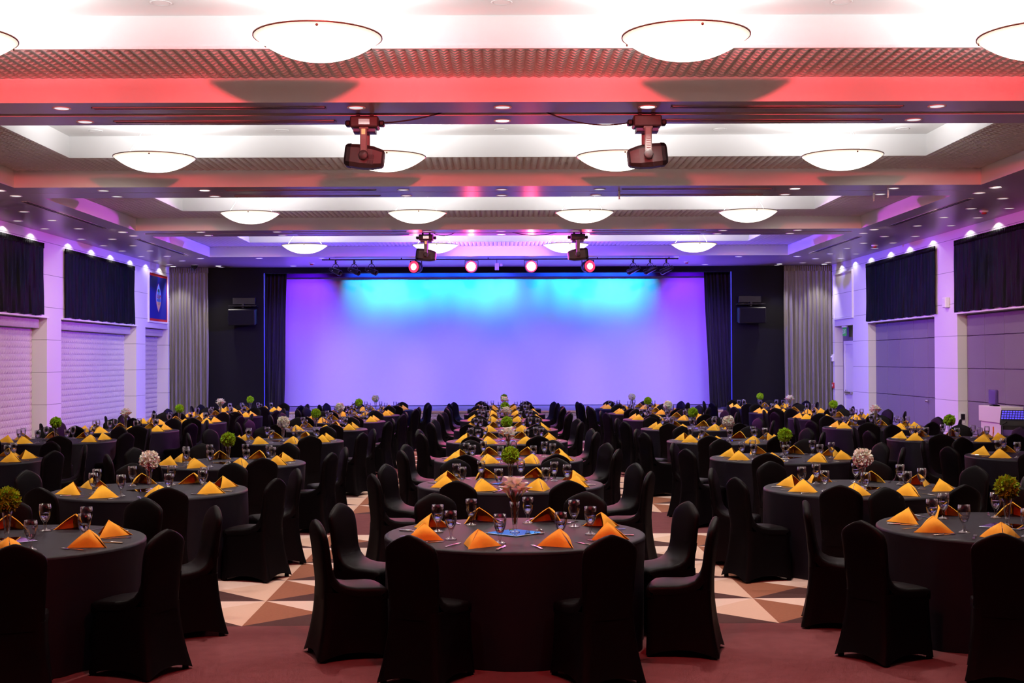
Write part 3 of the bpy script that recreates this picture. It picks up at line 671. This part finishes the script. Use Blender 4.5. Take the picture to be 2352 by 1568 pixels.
def make_chair(feet):
    t = thing('banquet_chair', '', 'chair')
    s = MB(); rings = []
    for (z, yc, w, th) in BACK:
        rings.append([(w * sgn(math.cos(a)) * abs(math.cos(a)) ** .42, yc + th * sgn(math.sin(a)) * abs(math.sin(a)) ** .8, z) for a in [2 * PI * k / 28 for k in range(28)]])
    s.loft(rings); s.build('backrest', M['spandex'], t)
    s = MB(); prof = [(-.190, .64, .160), (-.182, .59, .163), (-.166, .545, .167), (-.135, .508, .172), (-.09, .487, .178), (-.03, .475, .186), (.05, .471, .194), (.12, .468, .199), (.165, .462, .201), (.185, .448, .201), (.190, .42, .200), (.190, .39, .199)]
    rows = []
    for i, (yy, zz, w) in enumerate(prof):
        a, b = prof[max(0, i - 1)], prof[min(len(prof) - 1, i + 1)]; ty, tz = b[0] - a[0], b[1] - a[1]; l = math.hypot(ty, tz); ny, nz = tz / l, -ty / l   # inward
        row = []
        for fx, dn in ((-1.0, .06), (-1.0, .025), (-.97, .006), (-.85, 0), (-.45, -.006), (0, -.008), (.45, -.006), (.85, 0), (.97, .006), (1.0, .025), (1.0, .06)):
            row.append((fx * w, yy + ny * dn, max(zz + nz * dn, .37)))
        rows.append(row)
    s.loft([r[::-1] for r in rows], closed=False); s.build('seat', M['spandex'], t)
    s = MB(); rings = []
    for k in range(9):
        v = 1 - k / 8; z = .445 * v + .0; fl_ = (1 - v) ** 1.8
        rings.append(rrect(-.198 - .034 * fl_, .198 + .034 * fl_, -.243 - .066 * fl_, .188 + .004 * fl_, z + .002, 10, .05, .016 * (1 - v) + .004, .052 * (1 - v) ** 3))
    rr = []
    for ring in rings:   # narrower across the back
        rr.append([(x * (1 - .14 * max(0, min(1, (.1 - yy) / .34)) * (.1 + .9 * min(1, z / .4))), yy, z) for x, yy, z in ring])
    s.loft(rr[::-1], cap0=False); s.build('skirt', M['spandex'], t)
    if feet:
        for fx, fy in ((-.20, -.262), (.20, -.262), (-.205, .165), (.205, .165)):
            s = MB(); s.lathe([(.001, .05), (.018, .045), (.021, .01), (.020, .0)], 10, c=(fx * .96, fy * .965, .0)); s.build('foot_pocket', M['spandex'], t)
    return t
chair_near, chair_far = make_chair(True), make_chair(False)

def make_table(seed):
    rnd = random.Random(seed); t = thing('banquet_table', '', 'table')
    s = MB(); n = 160; R0 = .915
    ph = [rnd.uniform(0, 2 * PI) for _ in range(4)]
    def ring(r, z, amp):
        out = []
        for k in range(n):
            a = 2 * PI * k / n
            f = math.sin(11 * a + ph[0]) * .6 + math.sin(17 * a + ph[1]) * .3 + math.sin(6 * a + ph[2]) * .35
            f = f if f > -.2 else -.2 + (f + .2) * .4
            rr = r + amp * f; out.append((rr * math.cos(a), rr * math.sin(a), z))
        return out
    top = [ring(.02, .7605, 0), ring(.5, .7605, 0), ring(.88, .7603, 0), ring(.905, .759, 0), ring(.914, .752, 0), ring(.916, .74, 0)]
    drop = [ring(.914 - .0028 * k, .74 - .74 * (k / 9) + .004 * (k == 9), .034 * (k / 9) ** .8) for k in range(0, 10)]
    s.loft(top[::-1] if False else top, cap0=True, cap1=False); s.build('tablecloth_top', M['cloth'], t)
    s = MB(); s.loft(drop, cap0=False, cap1=False); s.build('tablecloth_skirt', M['cloth'], t)
    return t
tables = [make_table(i) for i in range(4)]

def make_napkin():
    s = MB(); A = Vector((0, .0, .112)); F = Vector((0, -.150, .0)); N = 8; th = .006
    for sx in (-1, 1):
        S = Vector((sx * .135, .068, 0)); A2 = A + Vector((-.006 if sx < 0 else 0, 0, .0 if sx < 0 else -.005)); F2 = F + Vector((-.013 if sx < 0 else 0, .008 if sx < 0 else 0, 0)); v0 = 0 if sx < 0 else -.07
        nrm = (F2 - A2).cross(S - A2).normalized()
        if nrm.x * sx < 0 and nrm.y > 0: nrm = -nrm
        if nrm.z < 0: nrm = -nrm
        outer = []; inner = []
        for i in range(N + 1):
            u = i / N; ro = []; ri = []
            for j in range(N + 1):
                v = v0 + (1 - v0) * j / N; p = A2 + (F2 + (S - F2) * v - A2) * u; v = max(0, v)
                bul = .019 * math.sin(PI * u) * math.sin(PI * (v * .8 + .1)) + .004 * math.sin(7 * v + 3 * u + sx) * v
                roll = -.004 * (1 - v) ** 8 * u
                q = p + nrm * (bul + roll); q.z = max(q.z, 0.001); ro.append(tuple(q))
                q2 = p + nrm * (bul - th); q2.z = max(q2.z, 0.0); ri.append(tuple(q2))
            outer.append(ro); inner.append(ri)
        if sx > 0: s.loft(outer, closed=False); s.loft([r[::-1] for r in inner], closed=False)
        else: s.loft([r[::-1] for r in outer], closed=False); s.loft(inner, closed=False)
        s.loft([outer[-1], inner[-1]], closed=False, smooth=False)
        s.loft([[r[0] for r in outer], [r[0] for r in inner]], closed=False, smooth=False); s.loft([[r[-1] for r in outer], [r[-1] for r in inner]], closed=False, smooth=False)
    o = s.build('folded_napkin', M['napkin']); return tag(o, '', 'napkin')
nap0 = make_napkin()

def make_goblet(water):
    t = thing('water_goblet', '', 'glass')
    op = [(.036, .0), (.037, .003), (.030, .008), (.012, .016), (.0085, .026), (.010, .036), (.0085, .044), (.011, .054), (.022, .070), (.033, .095), (.0385, .122), (.0392, .145), (.0365, .176)]
    K = 1.10
    ip = [(.0345, .176), (.0370, .145), (.0360, .122), (.0305, .096), (.0185, .072), (.006, .062), (.0005, .061)]
    s = MB(); s.lathe([(r * K, z * K) for r, z in [(.0005, .0)] + op + ip], 20); s.build('goblet', M['glass'], t)
    wl = .118 if water else .09
    wp = [(.0005, .0625)] + [(r - .0012, z) for r, z in ((.0185, .0735), (.0305, .097)) if z < wl]
    rr = interp([(.062, .006), (.072, .0185), (.096, .0305), (.122, .036), (.145, .037)], wl)[0] - .0012
    s = MB(); s.lathe([(r * K, z * K) for r, z in wp + [(rr, wl), (.0005, wl)]], 20); s.build('water', M['water'], t)
    return t
gob_a, gob_b = make_goblet(True), make_goblet(False)

def make_fork():
    s = MB(); z0, z1 = .001, .004
    def strip(pts, zz=lambda y: 0):
        rings = [[(-w, y, z0 + zz(y)), (w, y, z0 + zz(y)), (w, y, z1 + zz(y)), (-w, y, z1 + zz(y))] for y, w in pts]; s.loft(rings, smooth=False)
    strip([(-.095, .006), (-.085, .0095), (-.05, .007), (.01, .0035), (.030, .005), (.040, .011), (.052, .012)], lambda y: .004 * max(0, 1 - abs(y + .02) / .07))
    for k in range(4):
        x = -.0095 + k * .0063; s.loft([[(x - .0018, y, z0 + h_), (x + .0018, y, z0 + h_), (x + .0018, y, z1 + h_), (x - .0018, y, z1 + h_)] for y, h_ in ((.050, 0), (.075, .001), (.096, .004))], smooth=False)
    return tag(s.build('dinner_fork', M['steel']), '', 'fork')
def make_knife():
    t = thing('table_knife', '', 'knife'); s = MB()
    s.loft([[(-w, y, .001), (w, y, .001), (w, y, .008), (-w, y, .008)] for y, w in ((-.105, .006), (-.095, .009), (-.04, .0075), (-.01, .006))]); s.build('handle', M['steel'], t)
    s = MB(); s.loft([[(-.008, y, .001), (w, y, .0015), (w, y, .003), (-.008, y, .004)] for y, w in ((-.012, .002), (.0, .010), (.05, .011), (.09, .008), (.105, -.006))], smooth=False); s.build('blade', M['steel'], t)
    return t
fork0, knife0 = make_fork(), make_knife()

def make_vase():
    s = MB()
    o_ = [(.034, 0), (.035, .004), (.022, .010), (.012, .018), (.016, .028), (.012, .036), (.017, .050), (.022, .10), (.029, .16), (.036, .215)]
    i_ = [(.0335, .215), (.0265, .16), (.0195, .10), (.014, .055), (.0005, .052)]
    s.lathe([(.0005, 0)] + o_ + i_, 22); return tag(s.build('trumpet_vase', M['glass']), '', 'vase')
vase0 = make_vase()
def make_mirror():
    s = MB(); s.rbox(-.15, .15, -.15, .15, 0, .005, .002); return tag(s.build('mirror_tile', M['mirror']), '', 'mirror')
mir0 = make_mirror()

def make_ball(mat, stalk, frill):
    t = thing('flower_ball', '', 'flower'); rnd = random.Random(5 if frill else 9)
    s = MB(); n = 340 if not frill else 300; s.lathe([(.001, -.066)] + [(.066 * math.cos(a), .066 * math.sin(a)) for a in [-1.2 + .4 * k for k in range(7)]] + [(.001, .066)], 16)
    for i in range(n):
        z = 1 - 2 * (i + .5) / n; a = i * 2.39996; r = math.sqrt(1 - z * z); nrm = Vector((r * math.cos(a), r * math.sin(a), z))
        u = nrm.cross(Vector((0, 0, 1)) if abs(z) < .95 else Vector((1, 0, 0))).normalized(); v = nrm.cross(u)
        th = rnd.uniform(0, 2 * PI); u, v = u * math.cos(th) + v * math.sin(th), v * math.cos(th) - u * math.sin(th)
        L = rnd.uniform(.026, .040); w = rnd.uniform(.009, .014) if not frill else rnd.uniform(.012, .019); b = nrm * .060
        tip = b + nrm * L * rnd.uniform(.75, 1.1) + v * L * rnd.uniform(.3, .9)
        m1 = b + nrm * L * .45 + v * L * .12
        p = [b - u * w * .4, b + u * w * .4, m1 + u * w + nrm * .004, m1 + v * .004 - nrm * .005, m1 - u * w + nrm * .004, tip + (u * w * .5 if frill else Vector()), tip - u * w * .5]
        if frill: s.add(p, [(0, 1, 2, 3), (0, 3, 4), (3, 2, 5), (4, 3, 6), (3, 5, 6)])
        else: s.add(p, [(0, 1, 2, 3), (0, 3, 4), (3, 2, 5), (4, 3, 5)])
    s.build('bloom', mat, t)
    s = MB(); pts = [(.008 * math.cos(k * .9) * (1 - k / 16), .008 * math.sin(k * .9) * (1 - k / 16), -.215 + k * .0125) for k in range(13)]; s.tube(pts, .0035, 6)
    s.tube([(-p[0] * .9, -p[1] * .8, p[2]) for p in pts], .0028, 6); s.build('stem', stalk, t)
    return t
ball_green, ball_cream = make_ball(M['green'], M['stalk'], False), make_ball(M['cream'], M['pale_stalk'], True)

def make_lilies():
    t = thing('lily_bouquet', '', 'bouquet'); rnd = random.Random(11); fm = None
    N = 18; rings = []
    for (r, z, lip) in ((.003, 0, 0), (.006, .018, 0), (.011, .040, 0), (.021, .052, .15), (.030, .066, .35), (.038, .073, .6)):
        ring = []
        for k in range(N):
            a = 2 * PI * k / N; g = max(0, math.cos(a)) ** 4
            ring.append((r * (1 + .40 * lip * g) * math.cos(a), r * math.sin(a) * (1 - .1 * lip), z + lip * (.023 * g - .012 * (1 - math.cos(a)) * .5)))
        rings.append(ring)
    s = MB(); s.loft(rings, cap0=False, cap1=False); s.loft([[(x * .9, yy * .9, z + .001) for x, yy, z in r][::-1] for r in rings][::-1], cap0=False, cap1=False)
    s.tube([(0, 0, .03), (.004, 0, .066)], .003, 5)
    fm = s.mesh('calla_lily', [M['lily']])
    for i in range(17):
        a = i * 2.4 + .3; q = math.sqrt((i + .4) / 17); rad = .066 * q; hz = .395 - .075 * q * q + rnd.uniform(-.012, .012) - .06
        base = Vector((rad * .8 * math.cos(a), rad * .8 * math.sin(a), hz - .02)); o = bpy.data.objects.new('calla_lily', fm); COL.objects.link(o); o.parent = t
        o.location = base; o.rotation_euler = Euler((0, .06 + .42 * q, a), 'XYZ')
        st = MB(); low = Vector((.010 * math.cos(a + 2.5), .010 * math.sin(a + 2.5), .058)); mid = Vector((.02 * q * math.cos(a), .02 * q * math.sin(a), .2))
        inv = o.matrix_basis.inverted()
        st.tube([tuple(inv @ p) for p in (low, low.lerp(mid, .5), mid, mid.lerp(base, .55) + Vector((0, 0, .01)), base)], .0032, 5); st.build('stem', M['stalk'], o)
    return t
lily0 = make_lilies()

TAB = []   # (column, row, x, y, flowers)
for k, yy in enumerate((9.21, 12.85, 16.05, 19.65, 22.9, 26.4, 29.4, 32.5)): TAB.append(('centre', k, .10, yy, 'lily' if k % 2 == 0 else 'green'))
for k, (xx, yy) in enumerate(((-3.36, 8.94), (-3.32, 12.4), (-3.25, 15.65), (-3.30, 19.9), (-3.28, 23.3), (-3.22, 26.3), (-3.15, 29.2), (-3.06, 32.15))): TAB.append(('inner flag-side', k, xx, yy, 'green' if k % 2 == 0 else 'cream'))
for k, (xx, yy) in enumerate(((3.66, 9.42), (3.40, 12.25), (3.50, 16.05), (3.40, 19.45), (3.39, 22.95), (3.42, 26.6), (3.34, 29.5), (3.28, 32.5))): TAB.append(('inner exit-side', k, xx, yy, 'green' if k % 2 == 0 else 'cream'))
for k, (xx, yy) in enumerate(((-6.62, 16.3), (-6.86, 20.25), (-6.60, 23.1), (-6.35, 25.95), (-6.15, 28.8), (-6.05, 31.7))): TAB.append(('outer flag-side', k + 2, xx, yy, 'lily' if k % 2 == 0 else 'green'))
for k, (xx, yy) in enumerate(((6.72, 16.15), (6.76, 19.6), (6.62, 23.0), (6.80, 26.6), (6.55, 29.5), (6.48, 32.5))): TAB.append(('outer exit-side', k + 2, xx, yy, 'lily' if k % 2 == 0 else 'green'))
SEATS = [(-22.5, 'near-edge flag-side'), (22.5, 'near-edge exit-side'), (67.5, 'exit-edge near-side'), (112.5, 'exit-edge far-side'), (157.5, 'far-edge exit-side'), (-157.5, 'far-edge flag-side'), (-112.5, 'flag-edge far-side'), (-67.5, 'flag-edge near-side')]
def in_view(x, y, r):   # is a place at x, y (radius r) inside the camera's horizontal field?
    px = 1148 + 3000 * x / max(y, 1); return -3000 * r / y < px < 2352 + 3000 * r / y
PLACED = []
rnd = random.Random(21)
JIT = {('centre', 0): {0: (28, 1.15), 1: (24.5, 1.15), 2: (73, 1.145), 7: (-72.5, 1.145), 6: (-113, 1.145), 3: (113, 1.145)},
       ('inner flag-side', 0): {1: (22.7, 1.13), 2: (62.5, 1.14), 3: (119, 1.18)},
       ('inner exit-side', 0): {0: (-22.4, 1.38), 7: (-56, 1.30), 6: (-105, 1.16)}}
for ti, (colname, row, tx, ty, fl_) in enumerate(TAB):
    tn = '%s-row %s table' % (ORD[row], colname)
    fdesc = {'lily': 'white lilies', 'green': 'a green flower ball', 'cream': 'a cream flower ball'}[fl_]
    place(tables[ti % 4], (tx, ty, 0), rnd.uniform(0, 6.28), 'round black-clothed table with %s, %s row of %s column' % (fdesc, ORD[row], colname), 'banquet tables')
    cut = in_view(tx, ty, .1)
    if in_view(tx, ty, .2):
        mo = place(mir0, (tx, ty, .7612 if row == 0 else .7606), PI / 4 + rnd.uniform(-.1, .1), 'square mirror tile under the vase on the %s' % tn, 'mirror tiles')
        mo.rotation_euler = (Matrix.Rotation(-.0125 if row == 0 else 0, 3, 'X') @ Matrix.Rotation(mo.rotation_euler.z, 3, 'Z')).to_euler()   # first row tilted so its tiles mirror the cyan of the screen
        place(vase0, (tx, ty, .766), 0, 'clear glass trumpet vase on the %s' % tn, 'glass vases')
        if fl_ == 'lily': place(lily0, (tx, ty, .768), rnd.uniform(0, 6), 'bouquet of white calla lilies in the vase on the %s' % tn, 'lily bouquets')
        else: place(ball_green if fl_ == 'green' else ball_cream, (tx, ty, .766 + .278), rnd.uniform(0, 6), '%s flower ball topping the vase on the %s' % ('leafy green' if fl_ == 'green' else 'frilly cream', tn), 'flower balls')
    for si, (deg, sname) in enumerate(SEATS):
        dg, r = deg + rnd.uniform(-4, 4), 1.145 + rnd.uniform(-.012, .02)
        if si in JIT.get((colname, row), {}): dg, r = JIT[(colname, row)][si]; dg = -abs(dg) if deg < 0 else abs(dg)
        a = math.radians(dg); cx, cy = tx + r * math.sin(a), ty - r * math.cos(a)
        best = None
        for dd in (0, 3, -3, 6, -6, 9, -9, 12, -12):
            a = math.radians(dg + dd); cx, cy = tx + r * math.sin(a), ty - r * math.cos(a)
            m = min([math.hypot(cx - q[0], cy - q[1]) for q in PLACED], default=9)
            if best is None or m > best[0] + 1e-6: best = (m, a, cx, cy)
            if m > .56: break
        m, a, cx, cy = best
        if in_view(cx, cy, 2.6):
            PLACED.append((cx, cy))
            place(chair_near if row < 3 else chair_far, (cx, cy, 0), a + math.radians(rnd.uniform(-4, 4)), 'black stretch-covered chair at %s place of %s' % (sname, tn), 'covered chairs')
        a0 = math.radians(deg + rnd.uniform(-2.5, 2.5)); rn = .675 + rnd.uniform(-.02, .02); nx, ny = tx + rn * math.sin(a0), ty - rn * math.cos(a0)
        if not in_view(nx, ny, 2.2): continue
        where = '%s place of %s' % (sname, tn)
        place(nap0, (nx, ny, .7608), a0 + math.radians(rnd.uniform(-12, 12)), 'golden napkin folded to a peak at %s' % where, 'golden napkins')
        ag = math.radians(deg + 12.5 + rnd.uniform(-3, 3)); rg = .54 + rnd.uniform(-.02, .02)
        place(gob_a if rnd.random() < .6 else gob_b, (tx + rg * math.sin(ag), ty - rg * math.cos(ag), .7608), rnd.uniform(0, 6), 'stemmed water glass at %s' % where, 'water goblets')
        if row < 5:
            ux, uy = math.cos(a0), math.sin(a0); ox, oy = math.sin(a0), -math.cos(a0)
            for nm, pr, off, rr in (('fork', fork0, -.175, .70), ('knife', knife0, .172, .715)):
                px, py = tx + ox * rr + ux * off, ty + oy * rr + uy * off
                place(pr, (px, py, .7612), a0 + rnd.uniform(-.14, .14), 'steel %s beside the napkin at %s' % (nm, where), 'steel forks' if nm == 'fork' else 'steel knives')
s = MB(); s.lathe([(.0005, 0), (.034, 0), (.034, .012), (.026, .030), (.020, .034), (.020, .018), (.0005, .016)], 12)
tag(s.build('glass_tealight', M['glass'], loc=(.27, 9.16, .7607)), 'small clear glass tealight holder on the nearest centre table beside the vase'.replace('nearest', 'first-row'), 'candle holder')
for o in list(bpy.data.objects):
    if 'used' in o: del o['used']

# ------------------------------------------------------------------ lights
def light(kind, name, loc, energy, color, size=.1, aim=None, angle=None, blend=1.0, **kw):
    ld = bpy.data.lights.new(name, kind); ld.energy = energy; ld.color = color
    if kind in ('POINT', 'SPOT'): ld.shadow_soft_size = size
    if kind == 'AREA':
        ld.shape = kw.get('shape', 'DISK'); ld.size = size
        if 'size_y' in kw: ld.size_y = kw['size_y']
    if kind == 'SPOT': ld.spot_size = math.radians(angle); ld.spot_blend = blend
    o = bpy.data.objects.new(name, ld); COL.objects.link(o); o.location = loc
    if aim is not None: o.rotation_euler = (Vector(aim) - Vector(loc)).to_track_quat('-Z', 'Y').to_euler()
    return o
for p in bowl_pos:
    light('AREA', 'bowl_lamp', (p[0], p[1], p[2] - .03), 80, (1, .97, .96), .9, (p[0], p[1], 9))
# white downlights grazing both side walls and the corner curtains
for sx in (-1, 1):
    for yy in (25.16, 26.66, 28.96, 30.6, 32.10, 33.80, 35.30, 36.70):
        light('SPOT', 'wall_downlight', (sx * (9.33 if sx < 0 else 9.44), yy, SOF - .01), 9, (1, .97, .94), .02, (sx * (9.33 if sx < 0 else 9.44), yy, 0), 138, .15)
    for xx in (8.02, 9.2): light('SPOT', 'curtain_downlight', (sx * xx, 37.30, SOF - .02), 130, (1, .93, .84), .04, (sx * xx, 37.6, 0), 75, .7)
    for yy in (20.5, 23.6, 26.7, 29.8, 32.9): light('SPOT', 'soffit_downlight', (sx * 7.9, yy, SOF - .03), 125, (1, .82, .74), .06, (sx * 8.9, yy + 4.5, 0), 118, .9)
# lit beam downlights, then fill spots added to brighten the hall
for x, yy, k in spots: light('SPOT', 'beam_downlight', (x, yy, SOF - .02), 90, (1, .94, .88), .05, (x, yy, 0), 80, .8)
for yy in (6.0, 10.4, 14.8, 18.2, 21.5, 25.0, 28.2, 31.5):
    for x in (-5.4, -1.7, 1.8, 5.4): light('SPOT', 'hall_downlight', (x, yy, SOF - .03), (150 if yy < 9 else 370 if yy < 12 else 250) * (1.05 if abs(x) > 4 and yy > 18 else 1), (1, .88, .77), .06, (x + (math.copysign(1.8, x) if abs(x) > 4 and yy > 18 else 0), yy + (4.2 if abs(x) > 4 and yy > 18 else 0), 0), 110, 1.0)
# fan of red beams from the moving head out of frame above the first tables
for k in range(7):
    az = math.radians(-36 + 12 * k); el = math.radians(5.6)
    light('SPOT', 'red_fan_beam', (.05, 5.2, 4.36), 3000, (1, .06, .08), .10, (.05 + math.sin(az), 5.2 + math.cos(az), 4.36 + math.tan(el)), 24, .9)
light('POINT', 'red_moving_head', (.05, 5.2, 4.36), 340, (1, .04, .06), .10)
# red LED pars on the bar
for x, e in ((-2.21, 60), (-.74, 120), (.83, 120), (2.34, 60)):
    light('SPOT', 'red_par_beam', (x, 34.40, 4.44), e * 5, (1, .06, .12), 0, (x * 2.2, 18, .8), 80, 1.0)
# stage lighting: cyan cyc spots over the screen top, violet wash low on the screen
for x in (-4.35, -3.65, -2.95, -2.25, -1.55, -.85, -.15, 1.75, 2.45, 3.15, 3.85, 4.4, .8):
    light('SPOT', 'cyan_cyc_light', (x, 41.0, 5.35), 110 if x == .8 else 250, (0, .42, 1), .05, (x, 42.3, 4.45), 58, .8)
for x in (-3.6, 0, 3.6): light('SPOT', 'blue_cyc_light', (x, 40.8, 5.3), 480, (.04, .20, 1), .06, (x, 42.3, 2.8), 95, 1.0)
for x in (-5.1, -3.3, -1.2, 1.2, 3.3, 5.1):
    light('SPOT', 'violet_wash', (x, 34.9, 4.52), 2350 if abs(x) < 5 else 1500, (.20, .10, 1), .08, (x * 1.26, 42.3, 1.1), 37 if abs(x) < 5 else 44, 1.0)
for x in (-6.4, 6.3): light('SPOT', 'purple_cyc_light', (x * .9, 40.6, 5.2), 480, (.15, .02, 1), .06, (x, 42.3, 3.4), 80, 1.0)
for x in (-5.2, -1.8, 1.8, 5.2): light('SPOT', 'blue_stage_uplight', (x, 38.06, .56), 1900, (.15, .08, 1), .05, (x, 35.6, 4.69), 86, 1.0)  # unseen uplights added to tint the far soffit blue
# coloured washes on the side walls
for sx in (-1, 1):
    light('SPOT', 'blue_wall_wash', (-sx * 2.6, 33.0, 4.50), 5600, (.11, .05, 1), .08, (sx * 9.6, 34.0, 3.6), 84, 1.0)
    light('SPOT', 'magenta_wall_wash', (-sx * 2.6, 28.9, 4.45), 2700, (.70, .04, .85), .08, (sx * 9.6, 25.0, 3.3), 80, 1.0)

# ------------------------------------------------------------------ camera, world, view
cam = bpy.data.cameras.new('camera'); co = bpy.data.objects.new('camera', cam); COL.objects.link(co)
cam.sensor_fit = 'HORIZONTAL'; cam.sensor_width = 36; cam.lens = 3000 / 2352 * 36; cam.clip_end = 200
co.matrix_world = Matrix.Translation((0, 0, 1.98)) @ Matrix.Rotation(-math.atan(28 / 3000), 4, 'Z') @ Matrix.Rotation(PI / 2 + math.atan(42 / 3000), 4, 'X') @ Matrix.Rotation(-.0043, 4, 'Z')
scene.camera = co
w = bpy.data.worlds.new('world'); scene.world = w; w.use_nodes = True
w.node_tree.nodes['Background'].inputs['Color'].default_value = (.01, .01, .012, 1); w.node_tree.nodes['Background'].inputs['Strength'].default_value = .3
scene.view_settings.view_transform = 'Standard'; scene.view_settings.look = 'None'; scene.view_settings.exposure = 0; scene.view_settings.gamma = 1
scene.view_settings.use_curve_mapping = False
cy = scene.cycles
cy.max_bounces = 5; cy.diffuse_bounces = 3; cy.glossy_bounces = 2; cy.transmission_bounces = 6; cy.transparent_max_bounces = 4
cy.caustics_reflective = False; cy.caustics_refractive = False; cy.sample_clamp_indirect = 4.0; cy.use_denoising = True; cy.use_light_tree = True; cy.use_adaptive_sampling = True; cy.adaptive_threshold = .06; cy.adaptive_min_samples = 12
